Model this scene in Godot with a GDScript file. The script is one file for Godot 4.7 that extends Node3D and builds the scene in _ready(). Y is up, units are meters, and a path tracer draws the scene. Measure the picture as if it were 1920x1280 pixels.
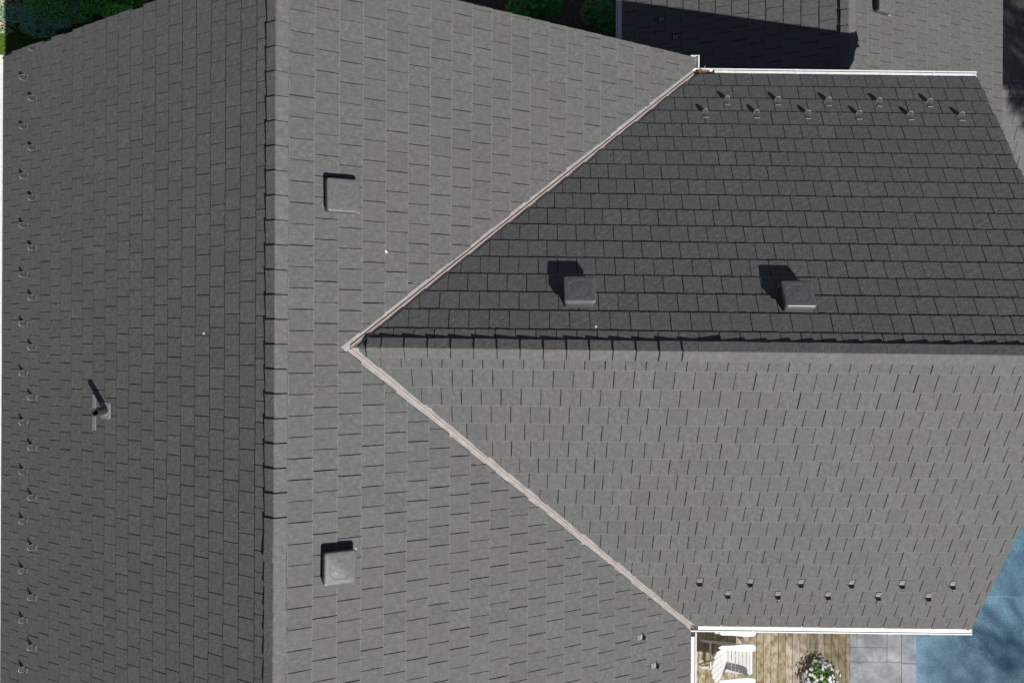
extends Node3D
# A grey slate roof seen from straight above: main gabled block, cross wing, two lower annexes, a deck with chairs and a pool.

const UP := Vector3.UP
const CAM_HEIGHT := 15.8
const TO_SUN := Vector3(0.622, 1.0, 0.742)
const WIDE := 0.217            # a slate's width
const MOST := 300              # individual slates on one building

var rng := RandomNumberGenerator.new()
var used := {}
var M := {}
var slate := []
var variants := {}
var slate_patch := FastNoiseLite.new()


# ------------------------------------------------------------------ mesh collecting
class Shape:
	var v := PackedVector3Array()
	var n := PackedVector3Array()
	var t := PackedVector2Array()
	var tones := PackedColorArray()
	var ink := Color.WHITE          # tints what is added next; kept only when `inked`
	var inked := false
	var xf := Transform3D.IDENTITY
	var shift := Vector2.ZERO

	func flat(p: Vector3, q: Vector3) -> Vector2:
		var a := q.abs()
		if a.y >= a.x and a.y >= a.z:
			return Vector2(p.x, p.z) + shift
		if a.x >= a.z:
			return Vector2(p.z, p.y) + shift
		return Vector2(p.x, p.y) + shift

	func tri(a: Vector3, b: Vector3, c: Vector3, q: Vector3, na := Vector3.ZERO, nb := Vector3.ZERO, nc := Vector3.ZERO) -> void:
		var turn := (b - a).cross(c - a).dot(q) > 0.0
		var ps := [a, c, b] if turn else [a, b, c]
		var ns := [na, nc, nb] if turn else [na, nb, nc]
		for k in 3:
			var m: Vector3 = ns[k] if ns[k] != Vector3.ZERO else q
			v.append(xf * ps[k])
			n.append((xf.basis * m).normalized())
			t.append(flat(ps[k], q))
			tones.append(ink)

	func quad(a: Vector3, b: Vector3, c: Vector3, d: Vector3, q: Vector3) -> void:
		tri(a, b, c, q)
		tri(a, c, d, q)

	func box(lo: Vector3, hi: Vector3, bevel := 0.0) -> void:
		var b := bevel
		var x0 := lo.x; var x1 := hi.x; var y0 := lo.y; var y1 := hi.y; var z0 := lo.z; var z1 := hi.z
		var top := [Vector3(x0 + b, y1, z0 + b), Vector3(x1 - b, y1, z0 + b), Vector3(x1 - b, y1, z1 - b), Vector3(x0 + b, y1, z1 - b)]
		var mid := [Vector3(x0, y1 - b, z0), Vector3(x1, y1 - b, z0), Vector3(x1, y1 - b, z1), Vector3(x0, y1 - b, z1)]
		var low := [Vector3(x0, y0, z0), Vector3(x1, y0, z0), Vector3(x1, y0, z1), Vector3(x0, y0, z1)]
		var out := [Vector3(0, 0, -1), Vector3(1, 0, 0), Vector3(0, 0, 1), Vector3(-1, 0, 0)]
		quad(top[0], top[1], top[2], top[3], Vector3.UP)
		quad(low[0], low[1], low[2], low[3], Vector3.DOWN)
		for k in 4:
			var j := (k + 1) % 4
			quad(mid[k], mid[j], low[j], low[k], out[k])
			if b > 0.0:
				quad(top[k], top[j], mid[j], mid[k], (out[k] + Vector3.UP).normalized())

	# a flat outline in (x, z) given a height above and below by two callables, or a plain slab
	func slab(p: PackedVector2Array, high: float, low: float, lean := 0.0) -> void:
		var poly := p
		if Geometry2D.is_polygon_clockwise(poly):
			poly = poly.duplicate()
			poly.reverse()
		var idx := Geometry2D.triangulate_polygon(poly)
		var qn := Vector3(0, 1, -lean).normalized()
		for k in range(0, idx.size(), 3):
			var a := poly[idx[k]]; var b := poly[idx[k + 1]]; var c := poly[idx[k + 2]]
			tri(Vector3(a.x, high + a.y * lean, a.y), Vector3(b.x, high + b.y * lean, b.y), Vector3(c.x, high + c.y * lean, c.y), qn)
			tri(Vector3(a.x, low + a.y * lean, a.y), Vector3(b.x, low + b.y * lean, b.y), Vector3(c.x, low + c.y * lean, c.y), -qn)
		for k in poly.size():
			var a := poly[k]; var b := poly[(k + 1) % poly.size()]
			var d := b - a
			if d.length() < 1e-6:
				continue
			var o := Vector3(d.y, 0, -d.x).normalized()
			quad(Vector3(a.x, high + a.y * lean, a.y), Vector3(b.x, high + b.y * lean, b.y), Vector3(b.x, low + b.y * lean, b.y), Vector3(a.x, low + a.y * lean, a.y), o)

	# an outline in (x, y) drawn out along z
	func extrude(p: PackedVector2Array, z0: float, z1: float) -> void:
		var poly := p
		if Geometry2D.is_polygon_clockwise(poly):
			poly = poly.duplicate()
			poly.reverse()
		var idx := Geometry2D.triangulate_polygon(poly)
		for k in range(0, idx.size(), 3):
			var a := poly[idx[k]]; var b := poly[idx[k + 1]]; var c := poly[idx[k + 2]]
			tri(Vector3(a.x, a.y, z0), Vector3(b.x, b.y, z0), Vector3(c.x, c.y, z0), Vector3(0, 0, -1))
			tri(Vector3(a.x, a.y, z1), Vector3(b.x, b.y, z1), Vector3(c.x, c.y, z1), Vector3(0, 0, 1))
		for k in poly.size():
			var a := poly[k]; var b := poly[(k + 1) % poly.size()]
			var o := Vector3(b.y - a.y, a.x - b.x, 0).normalized()
			quad(Vector3(a.x, a.y, z0), Vector3(b.x, b.y, z0), Vector3(b.x, b.y, z1), Vector3(a.x, a.y, z1), o)

	func tube(path: Array, radii: Array, sides := 8, closed_ends := true) -> void:
		var rings := []
		var way := Vector3.ZERO
		for k in path.size():
			way = ((path[min(k + 1, path.size() - 1)] as Vector3) - (path[max(k - 1, 0)] as Vector3)).normalized()
			var e := way.cross(Vector3(0.31, 0.92, 0.21)).normalized()
			var g := way.cross(e)
			var ring := []
			for s in sides:
				var a := TAU * s / sides
				ring.append((path[k] as Vector3) + (e * cos(a) + g * sin(a)) * (radii[k] as float))
			rings.append(ring)
		for k in path.size() - 1:
			for s in sides:
				var j := (s + 1) % sides
				var c0: Vector3 = path[k]
				var c1: Vector3 = path[k + 1]
				var n0: Vector3 = (rings[k][s] - c0).normalized(); var n1: Vector3 = (rings[k][j] - c0).normalized()
				var n2: Vector3 = (rings[k + 1][j] - c1).normalized(); var n3: Vector3 = (rings[k + 1][s] - c1).normalized()
				var q := (n0 + n2).normalized()
				tri(rings[k][s], rings[k][j], rings[k + 1][j], q, n0, n1, n2)
				tri(rings[k][s], rings[k + 1][j], rings[k + 1][s], q, n0, n2, n3)
		if closed_ends:
			for e in [0, path.size() - 1]:
				var o := ((path[0] as Vector3) - (path[1] as Vector3)).normalized() if e == 0 else way
				for s in sides:
					tri(path[e], rings[e][s], rings[e][(s + 1) % sides], o)

	# a profile of (radius, height) turned round the y axis
	func lathe(p: PackedVector2Array, sides := 16) -> void:
		for k in p.size() - 1:
			var d := p[k + 1] - p[k]
			var o := Vector2(d.y, -d.x).normalized()
			for s in sides:
				var a := TAU * s / sides; var b := TAU * (s + 1) / sides
				var ea := Vector3(cos(a), 0, sin(a)); var eb := Vector3(cos(b), 0, sin(b))
				var na := ea * o.x + UP * o.y; var nb := eb * o.x + UP * o.y
				var q := (na + nb).normalized()
				var p0 := ea * p[k].x + UP * p[k].y; var p1 := eb * p[k].x + UP * p[k].y
				var p2 := eb * p[k + 1].x + UP * p[k + 1].y; var p3 := ea * p[k + 1].x + UP * p[k + 1].y
				if p[k].x > 1e-5:
					tri(p0, p1, p2, q, na, nb, nb)
				if p[k + 1].x > 1e-5:
					tri(p0, p2, p3, q, na, nb, na)

	func mesh() -> ArrayMesh:
		var a := []
		a.resize(Mesh.ARRAY_MAX)
		a[Mesh.ARRAY_VERTEX] = v
		a[Mesh.ARRAY_NORMAL] = n
		a[Mesh.ARRAY_TEX_UV] = t
		if inked:
			a[Mesh.ARRAY_COLOR] = tones
		var m := ArrayMesh.new()
		m.add_surface_from_arrays(Mesh.PRIMITIVE_TRIANGLES, a)
		return m


# ------------------------------------------------------------------ naming and tagging
func numbered(parent: Node, called: String) -> String:
	var key := "%d/%s" % [parent.get_instance_id(), called]
	var k: int = used.get(key, 0)
	used[key] = k + 1
	return called if k == 0 else "%s_%03d" % [called, k]


func put(called: String, mesh: Mesh, mat: Material, parent: Node = self, at := Transform3D.IDENTITY) -> MeshInstance3D:
	var o := MeshInstance3D.new()
	o.mesh = mesh
	o.material_override = mat
	o.name = numbered(parent, called)
	o.transform = at
	parent.add_child(o, true)
	return o


func tag(o: Node, label: String, category: String, group := "") -> void:
	o.set_meta("label", label)
	o.set_meta("category", category)
	if group != "":
		o.set_meta("group", group)


func thing(called: String, at: Transform3D, label: String, category: String, group := "") -> Node3D:
	var o := Node3D.new()
	o.name = numbered(self, called)
	o.transform = at
	add_child(o, true)
	tag(o, label, category, group)
	return o


func structure(o: Node) -> Node:
	o.set_meta("kind", "structure")
	return o


func stuff(o: Node) -> Node:
	o.set_meta("kind", "stuff")
	return o


# ------------------------------------------------------------------ materials
func grey(x: float) -> Color:
	return Color(x, x, x).linear_to_srgb()


func lin(r: float, g: float, b: float) -> Color:
	return Color(r, g, b).linear_to_srgb()


func noise(seed_: int, freq: float, octaves := 4, kind := FastNoiseLite.TYPE_SIMPLEX_SMOOTH) -> FastNoiseLite:
	var f := FastNoiseLite.new()
	f.seed = seed_
	f.noise_type = kind
	f.frequency = freq
	f.fractal_octaves = octaves
	return f


# a tileable grey or coloured picture from a function of (x, y) in 0..1
func picture(side: int, tint: Callable) -> ImageTexture:
	var data := PackedByteArray()
	data.resize(side * side * 3)
	var k := 0
	for y in side:
		for x in side:
			var c: Color = tint.call(float(x) / side, float(y) / side)
			data[k] = clampi(int(c.r * 255.0 + 0.5), 0, 255)
			data[k + 1] = clampi(int(c.g * 255.0 + 0.5), 0, 255)
			data[k + 2] = clampi(int(c.b * 255.0 + 0.5), 0, 255)
			k += 3
	var im := Image.create_from_data(side, side, false, Image.FORMAT_RGB8, data)
	im.generate_mipmaps()
	return ImageTexture.create_from_image(im)


# wraps by taking noise on two circles' worth of a torus, cheaply: blend of shifted copies
func wrapped(f: FastNoiseLite, x: float, y: float, sx := 1.0, sy := 1.0) -> float:
	var u := x * sx; var w := y * sy
	var a := f.get_noise_2d(u, w); var b := f.get_noise_2d(u - sx, w)
	var c := f.get_noise_2d(u, w - sy); var d := f.get_noise_2d(u - sx, w - sy)
	return lerpf(lerpf(a, b, x), lerpf(c, d, x), y) * 1.35


func plain(color: Color, rough := 0.8, metal := 0.0) -> StandardMaterial3D:
	var m := StandardMaterial3D.new()
	m.albedo_color = color
	m.roughness = rough
	m.metallic = metal
	return m


func textured(color: Color, rough: float, map: Texture2D, height: Texture2D, relief: float, scale: float, shift := Vector2.ZERO) -> StandardMaterial3D:
	var m := plain(color, rough)
	m.albedo_texture = map
	if height:
		m.heightmap_enabled = true
		m.heightmap_texture = height
		m.heightmap_scale = relief
	m.uv1_scale = Vector3(scale, scale, 1)
	m.uv1_offset = Vector3(shift.x, shift.y, 0)
	return m


func make_materials() -> void:
	var n1 := noise(3, 1.0, 5); var n2 := noise(4, 1.0, 3); var n3 := noise(5, 1.0, 4); var n4 := noise(9, 1.0, 2)
	# slate: cloudy mottling, fine grain and slanting cleft streaks
	var slate_map := picture(384, func(x: float, y: float) -> Color:
		var a := wrapped(n1, x, y, 9, 9); var b := wrapped(n3, x, y, 60, 60)
		var s := wrapped(n2, x, y, 26, 9) * 0.5 + wrapped(n4, x, y, 10, 30) * 0.5
		var g := 0.85 + 0.08 * a + 0.032 * b + 0.27 * pow(maxf(s, 0.0), 1.4)
		return Color(g + 0.012 * a, g, g - 0.012 * a + 0.006 * s))
	var slate_relief := picture(384, func(x: float, y: float) -> Color:
		var s := wrapped(n2, x, y, 22, 10); var w := wrapped(n1, x, y, 14, 14)
		var ridge := 1.0 - absf(wrapped(n3, x, y, 7, 16))
		var g := 0.4 + 0.2 * s + 0.2 * w + 0.25 * pow(clampf(ridge, 0, 1), 6.0) + 0.015 * wrapped(n3, x, y, 70, 70)
		return Color(g, g, g))
	slate_patch.seed = 12
	slate_patch.frequency = 0.55
	slate_patch.fractal_octaves = 2
	var tints := [Vector3(1.025, 0.975, 1.0), Vector3(1.015, 0.99, 1.0), Vector3(0.95, 0.945, 0.955), Vector3(1.0, 1.0, 1.0), Vector3(1.045, 1.045, 1.04), Vector3(0.985, 1.0, 0.985), Vector3(0.965, 0.995, 0.975), Vector3(0.98, 1.02, 0.995)]
	for k in tints.size():
		var c: Vector3 = tints[k] * 0.164 / 0.6
		var m := textured(lin(c.x, c.y * 0.996, c.z * 0.962), 0.72, slate_map, slate_relief, 0.5, 1.15, Vector2(k * 0.377, k * 0.619))
		m.metallic_specular = 0.42
		m.vertex_color_use_as_albedo = true
		slate.append(m)
	M.deck_felt = plain(grey(0.03), 0.9)
	M.flashing = textured(lin(0.43, 0.415, 0.395), 0.5, picture(128, func(x: float, y: float) -> Color:
		var g := 0.88 + 0.12 * wrapped(n1, x, y, 6, 6) + 0.08 * wrapped(n3, x, y, 30, 30)
		return Color(g, g * 0.99, g * 0.985)), null, 0, 1.0)
	M.rib = plain(lin(0.40, 0.31, 0.28), 0.5)
	M.gutter = textured(grey(0.84), 0.4, picture(256, func(x: float, y: float) -> Color:
		var g := 0.97 + 0.05 * wrapped(n1, x, y, 8, 8) - 0.22 * pow(maxf(wrapped(n3, x, y, 26, 26), 0.0), 2.0)
		return Color(g, g, g * 0.985)), null, 0, 0.8)
	M.fascia = plain(grey(0.7), 0.5)
	M.rake = plain(lin(0.16, 0.11, 0.09), 0.6)
	M.wall = plain(lin(0.5, 0.49, 0.46), 0.8)
	M.vent = textured(grey(0.155), 0.36, picture(128, func(x: float, y: float) -> Color:
		var g := 0.92 + 0.1 * wrapped(n1, x, y, 8, 8) + 0.05 * wrapped(n3, x, y, 40, 40)
		return Color(g, g, g)), null, 0, 2.0)
	M.vent_dark = plain(grey(0.05), 0.6)
	M.vent_flange = plain(lin(0.3, 0.3, 0.29), 0.45)
	M.pipe = plain(grey(0.05), 0.5)
	M.lead = plain(lin(0.25, 0.26, 0.25), 0.55)
	M.zinc = plain(grey(0.36), 0.5, 0.9)
	M.strap = plain(grey(0.32), 0.55, 0.9)
	M.guard_dark = plain(grey(0.03), 0.6)
	M.droppings = plain(grey(0.8), 0.8)
	# timber: long grain, knots, grey weathering over brown and green
	var wood_map := picture(512, func(x: float, y: float) -> Color:
		var grain := wrapped(n1, x, y, 70, 5); var fine := wrapped(n3, x, y, 160, 14)
		var patch := wrapped(n2, x, y, 9, 5); var knot := wrapped(n4, x, y, 24, 12)
		var brown := clampf(0.24 + 0.9 * patch + 0.5 * grain + maxf(knot - 0.45, 0.0) * 3.0, 0, 1)
		var c := Color(0.80, 0.77, 0.71).lerp(Color(0.55, 0.42, 0.24), brown)
		c = c.lerp(Color(0.42, 0.30, 0.18), clampf((knot - 0.6) * 3.0, 0, 0.8))
		var g := 0.92 + 0.16 * fine + 0.1 * grain
		return Color(c.r * g, c.g * g, c.b * g))
	M.wood = []
	for k in 7:
		var v: float = [1.08, 0.98, 1.12, 0.9, 1.04, 1.15, 0.96][k]
		M.wood.append(textured(Color(v * 0.86, v * 0.85, v * [0.82, 0.78, 0.84, 0.74, 0.8, 0.86, 0.76][k]), 0.75, wood_map, null, 0, 0.9, Vector2(k * 0.271, k * 0.413)))
	var stone_map := picture(384, func(x: float, y: float) -> Color:
		var a := wrapped(n1, x, y, 8, 8); var b := wrapped(n3, x, y, 40, 24); var s := wrapped(n2, x, y, 14, 34)
		var g := 0.84 + 0.1 * a + 0.08 * b + 0.12 * maxf(s, 0.0) * clampf(a + 0.5, 0, 1)
		return Color(g, g, g * 1.005))
	M.stone = []
	for k in 4:
		var v: float = [0.5, 0.46, 0.52, 0.48][k]
		M.stone.append(textured(lin(v, v * 1.01, v * 1.04), 0.7, stone_map, stone_map, 0.2, 0.8, Vector2(k * 0.37, k * 0.53)))
	M.coping = textured(lin(0.5, 0.53, 0.58), 0.7, stone_map, stone_map, 0.15, 0.8)
	M.liner = textured(Color(1, 1, 1), 0.5, picture(512, func(x: float, y: float) -> Color:
		var a := wrapped(n3, x, y, 62, 62); var b := wrapped(n1, x, y, 30, 30); var c := wrapped(n2, x, y, 4, 4)
		var k := clampf(0.46 + 1.1 * a + 0.5 * b + 0.12 * c, 0, 1)
		return lin(0.02, 0.1, 0.19).lerp(lin(0.13, 0.34, 0.45), k)), null, 0, 0.5)
	M.liner_edge = plain(lin(0.18, 0.33, 0.43), 0.5)
	var w := plain(Color(0.55, 0.8, 0.9, 0.06), 0.02)
	w.transparency = BaseMaterial3D.TRANSPARENCY_ALPHA
	M.water = w
	M.white_paint = plain(grey(0.7), 0.45)
	M.pot = textured(lin(0.1, 0.085, 0.075), 0.6, stone_map, null, 0, 2.0)
	M.soil = textured(Color(1, 1, 1), 0.95, picture(512, func(x: float, y: float) -> Color:
		var a := wrapped(n3, x, y, 60, 60); var b := wrapped(n1, x, y, 14, 14); var c := wrapped(n2, x, y, 130, 130)
		return lin(0.07, 0.05, 0.035).lerp(lin(0.28, 0.2, 0.14), clampf(0.3 + 0.5 * a + 0.3 * b + 0.35 * c, 0, 1))), null, 0, 0.7)
	M.lawn = textured(Color(1, 1, 1), 0.9, picture(256, func(x: float, y: float) -> Color:
		var a := wrapped(n3, x, y, 40, 40); var b := wrapped(n1, x, y, 8, 8)
		return lin(0.04, 0.08, 0.01).lerp(lin(0.1, 0.18, 0.015), clampf(0.5 + 0.6 * a + 0.3 * b, 0, 1))), null, 0, 0.5)
	M.bark = plain(lin(0.09, 0.07, 0.05), 0.9)
	M.leaf = leafy(0.55, 0.25)
	M.blade = leafy(0.6, 0.2)
	M.petal = plain(grey(0.8), 0.6)
	M.petal.backlight_enabled = true
	M.petal.backlight = Color(0.3, 0.3, 0.3)
	M.flower_eye = plain(lin(0.5, 0.52, 0.2), 0.7)
	M.litter = plain(Color(1, 1, 1), 0.9)
	M.litter.vertex_color_use_as_albedo = true


func leafy(rough: float, through: float) -> StandardMaterial3D:
	var m := plain(Color(1, 1, 1), rough)
	m.vertex_color_use_as_albedo = true
	m.backlight_enabled = true
	m.backlight = Color(through * 0.8, through, through * 0.3)
	m.cull_mode = BaseMaterial3D.CULL_DISABLED
	return m


# ------------------------------------------------------------------ roof slopes
# local axes of a slope: x along the ridge, y off the roof, z down the roof from the ridge
func frame(ridge: Vector3, down: Vector3) -> Transform3D:
	var d := down.normalized()
	var flat := Vector3(d.x, 0, d.z).normalized()
	var nrm := flat * -d.y + UP * sqrt(d.x * d.x + d.z * d.z)
	return Transform3D(Basis(nrm.cross(d), nrm, d), ridge)


func xz(f: Transform3D, p: Vector3) -> Vector2:
	var q := f.affine_inverse() * p
	return Vector2(q.x, q.z)


# the band `half` metres to either side of a valley line, run on a little past the eave
func along_line(line: Array, half: float) -> Array:
	var p := PackedVector2Array(line)
	var n := p.size()
	if n == 3:
		p[0] += (p[0] - p[1]).normalized() * 0.3
	p[n - 1] += (p[n - 1] - p[n - 2]).normalized() * 0.3
	if n == 2:
		p[0] += (p[0] - p[1]).normalized() * 0.3
	return Geometry2D.offset_polyline(p, half, Geometry2D.JOIN_MITER, Geometry2D.END_BUTT)


func across(p: Vector3, way: Vector3, f: Transform3D) -> Vector3:   # where a line meets a slope's plane
	return p + way * ((f.origin - p).dot(f.basis.y) / way.dot(f.basis.y))


func tile_outline(half: float, up: float) -> PackedVector2Array:
	var p := PackedVector2Array()
	for k in 6:
		p.append(Vector2(lerpf(-half, half, k / 5.0) + (rng.randf_range(-0.002, 0.002) if k % 5 else rng.randf_range(-0.0015, 0.0005) * (1 if k else -1)), rng.randf_range(-0.004, 0.0022)))
	p.append(Vector2(half + rng.randf_range(-0.0022, 0.0008), -up * rng.randf_range(0.3, 0.6)))
	p.append(Vector2(half, -up))
	p.append(Vector2(-half, -up))
	p.append(Vector2(-half + rng.randf_range(-0.0008, 0.0022), -up * rng.randf_range(0.3, 0.6)))
	return p


const BUTT := 0.0236
const RISE := 0.0115
const THICK := 0.0106

const BODY := Color(0.6, 0.6, 0.6)      # body tone of a slate; a strip along its lower edge is paler

func tile_mesh(p: PackedVector2Array, expose: float, shift := Vector2.ZERO) -> ArrayMesh:
	var s := Shape.new()
	s.shift = shift
	s.inked = true
	s.ink = BODY
	var lean := RISE / expose
	var poly := p
	if Geometry2D.is_polygon_clockwise(poly):
		poly = poly.duplicate()
		poly.reverse()
	var idx := Geometry2D.triangulate_polygon(poly)
	var qn := Vector3(0, 1, -lean).normalized()
	var high := []
	var edge := []
	var low := []
	for q in poly:
		var butt := q.y > -0.012
		var back := q.y - (0.0065 if butt else 0.0)
		high.append(Vector3(q.x, BUTT + back * lean, back))
		edge.append(Vector3(q.x, BUTT - (0.0022 if butt else 0.0002) + q.y * lean, q.y))
		low.append(Vector3(q.x, BUTT - THICK + q.y * lean, q.y))
	for k in range(0, idx.size(), 3):
		s.tri(high[idx[k]], high[idx[k + 1]], high[idx[k + 2]], qn)
		s.tri(low[idx[k]], low[idx[k + 1]], low[idx[k + 2]], -qn)
	for k in poly.size():
		var j := (k + 1) % poly.size()
		var d := poly[j] - poly[k]
		if d.length() < 1e-6:
			continue
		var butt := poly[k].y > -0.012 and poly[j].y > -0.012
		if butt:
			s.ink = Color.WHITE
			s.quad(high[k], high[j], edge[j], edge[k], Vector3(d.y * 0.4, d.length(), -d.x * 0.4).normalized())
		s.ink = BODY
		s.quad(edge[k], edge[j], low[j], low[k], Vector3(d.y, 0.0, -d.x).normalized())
	return s.mesh()


# every slate of one slope, clipped to `base`, kept off the `valleys` and `holes`
func lay_slates(out: Array, slope: Node3D, f: Transform3D, base: PackedVector2Array, length: float, expose: float, rows: int, valleys: Array, wide := WIDE) -> void:
	var key := "%.3f %.3f" % [expose, wide]
	if not variants.has(key):
		var list := []
		for k in 10:
			list.append(tile_outline(wide / 2 - 0.0037, expose + 0.02))
		variants[key] = []
		for p in list:
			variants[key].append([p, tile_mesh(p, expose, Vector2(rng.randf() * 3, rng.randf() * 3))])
	var lo := base[0].x; var hi := base[0].x
	for p in base:
		lo = minf(lo, p.x)
		hi = maxf(hi, p.x)
	var inner := base
	for row in rows:
		var zb := length - row * expose
		var start := lo - wide * (0.5 * (row % 2) + rng.randf_range(-0.13, 0.13)) - wide * 0.5
		var x := start
		var sway := rng.randf_range(-0.003, 0.003)
		while x < hi + wide:
			x += wide
			var cx := x + rng.randf_range(-0.0012, 0.0012)
			var pick: Array = variants[key][rng.randi() % 10]
			var z := zb + sway + rng.randf_range(-0.0015, 0.0015)
			var turn := Basis.from_euler(Vector3(rng.randf_range(-0.006, 0.006), rng.randf_range(-0.006, 0.006), rng.randf_range(-0.009, 0.009)))
			var local := Transform3D(turn, Vector3(cx, rng.randf_range(0.0, 0.0012), z))
			var patch := slate_patch.get_noise_3dv(f * local.origin) * 1.6 + rng.randf_range(-0.55, 0.55)
			var mat: Material = slate[clampi(int((patch + 1.0) * 0.5 * slate.size()), 0, slate.size() - 1)]
			var here := PackedVector2Array()
			for q in pick[0]:
				here.append(q + Vector2(cx, z))
			var gap := rng.randf_range(0.045, 0.064)
			var pieces: Array = Geometry2D.intersect_polygons(here, inner)
			for va in valleys:
				var next: Array = []
				for cut in along_line(va, gap):
					for piece in pieces:
						next.append_array(Geometry2D.clip_polygons(piece, cut))
				pieces = next
			if pieces.is_empty():
				continue
			var whole := pieces.size() == 1 and absf(area(pieces[0]) - area(here)) < 1e-5
			if whole:
				out.append({"mesh": pick[1], "at": local, "mat": mat, "slope": slope, "size": seen(f * local, wide, expose)})
				continue
			for piece in pieces:
				if Geometry2D.is_polygon_clockwise(piece) or area(piece) < 0.0018:
					continue
				var moved := PackedVector2Array()
				for q in piece:
					moved.append(q - Vector2(cx, z))
				if Geometry2D.triangulate_polygon(moved).is_empty():
					continue
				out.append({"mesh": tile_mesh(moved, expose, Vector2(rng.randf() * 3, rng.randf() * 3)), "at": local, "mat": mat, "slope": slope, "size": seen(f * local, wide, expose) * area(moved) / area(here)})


func area(p: PackedVector2Array) -> float:
	var a := 0.0
	for k in p.size():
		a += p[k].cross(p[(k + 1) % p.size()])
	return absf(a) / 2


# how large a slate lies in the photographed stretch: solid angle from the drone, nothing outside its view
func seen(at: Transform3D, wide: float, expose: float) -> float:
	var d := at.origin - Vector3(0, CAM_HEIGHT, 0)
	if absf(d.x) > -d.y * 0.645 or absf(d.z) > -d.y * 0.435:
		return 0.0
	return -d.dot(at.basis.y) * wide * expose / pow(-d.y, 3.0)


func place_slates(list: Array, owner_: Node3D) -> void:
	var order := list.duplicate()
	order.sort_custom(func(a, b): return a.size > b.size)
	var rest := {}
	for k in order.size():
		var o: Dictionary = order[k]
		if k < MOST and o.size > 0.0:
			put("slate_tile", o.mesh, o.mat, o.slope, o.at)
		else:
			if not rest.has(o.mat):
				rest[o.mat] = SurfaceTool.new()
				rest[o.mat].begin(Mesh.PRIMITIVE_TRIANGLES)
			rest[o.mat].append_from(o.mesh, 0, o.slope.transform * o.at)
	if rest.is_empty():
		return
	var m := ArrayMesh.new()
	for mat in rest:
		rest[mat].set_material(mat)
		rest[mat].commit(m)
	var r := MeshInstance3D.new()
	r.mesh = m
	r.name = numbered(owner_, "slate_tiles")
	owner_.add_child(r, true)
	stuff(r)


func slope_deck(owner_: Node3D, f: Transform3D, base: PackedVector2Array) -> MeshInstance3D:
	var s := Shape.new()
	s.slab(base, 0.0, -0.06)
	return put("roof_slope", s.mesh(), M.deck_felt, owner_, owner_.transform.affine_inverse() * f)


# a folded cap over a ridge; butt at z = 0, tail towards +z
func cap_mesh(pitch_a: float, pitch_b: float, long: float, reach: float) -> ArrayMesh:
	var s := Shape.new()
	s.shift = Vector2(rng.randf() * 3, rng.randf() * 3)
	s.inked = true
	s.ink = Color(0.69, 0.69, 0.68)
	var rows := []
	for e in [[0.0, 0.062], [long, 0.036]]:
		var up: float = e[1]
		var w := reach + rng.randf_range(-0.004, 0.004)
		var w2 := reach + rng.randf_range(-0.004, 0.004)
		var j := rng.randf_range(-0.003, 0.003)
		var th := 0.019
		rows.append([Vector3(-w, up - w * pitch_a, e[0] + j), Vector3(-0.005, up - 0.005 * pitch_a, e[0]), Vector3(0.005, up - 0.005 * pitch_b, e[0]), Vector3(w2, up - w2 * pitch_b, e[0] - j),
			Vector3(-w, up - w * pitch_a - th, e[0] + j), Vector3(0, up - th - 0.006, e[0]), Vector3(w2, up - w2 * pitch_b - th, e[0] - j)])
	var a: Array = rows[0]
	var b: Array = rows[1]
	var na := Vector3(-pitch_a, 1, 0).normalized(); var nb := Vector3(pitch_b, 1, 0).normalized()
	s.quad(a[0], a[1], b[1], b[0], na)
	s.quad(a[1], a[2], b[2], b[1], UP)
	s.quad(a[2], a[3], b[3], b[2], nb)
	s.quad(a[0], a[4], b[4], b[0], Vector3(-1, 0, 0))
	s.quad(a[3], a[6], b[6], b[3], Vector3(1, 0, 0))
	s.quad(a[4], a[5], b[5], b[4], -na)
	s.quad(a[5], a[6], b[6], b[5], -nb)
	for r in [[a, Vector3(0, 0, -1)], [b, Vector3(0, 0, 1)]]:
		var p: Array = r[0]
		s.ink = Color.WHITE  # paler ink on the cap ends paints in sunlit butt faces
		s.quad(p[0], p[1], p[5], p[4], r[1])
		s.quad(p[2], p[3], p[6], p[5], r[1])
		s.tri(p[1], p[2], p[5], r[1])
	return s.mesh()


# caps from `a` to `b` along a ridge, laid from both ends and meeting at `meet` metres from a
func lay_caps(owner_: Node3D, a: Vector3, b: Vector3, pitch_a: float, pitch_b: float, meet: float, step: float, first: float, reach := 0.113) -> void:
	var way := (b - a).normalized()
	var length := a.distance_to(b)
	var out := way.cross(UP) * -1.0
	var f := Basis(out, UP, way)            # x to one side, z along
	var meshes := []
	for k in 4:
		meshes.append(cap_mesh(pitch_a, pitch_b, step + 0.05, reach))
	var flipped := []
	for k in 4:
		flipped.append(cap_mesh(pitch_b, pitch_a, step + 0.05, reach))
	var back := Basis(-out, UP, -way)
	var inv := owner_.transform.affine_inverse()
	var x := first - step
	var k := 0
	while x < minf(meet, length) - 0.02:
		put("ridge_cap", meshes[k % 4], slate[rng.randi() % 8], owner_, inv * Transform3D(f, a + way * maxf(x, 0.0) + UP * rng.randf_range(0, 0.002)))
		x += step
		k += 1
	x = meet + step * 0.82
	while x < length + step * 0.5:
		put("ridge_cap", flipped[k % 4], slate[rng.randi() % 8], owner_, inv * Transform3D(back, a + way * minf(x, length) + UP * (rng.randf_range(0, 0.002) + (0.014 if x < meet + step else 0.0))))
		x += step
		k += 1


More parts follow.
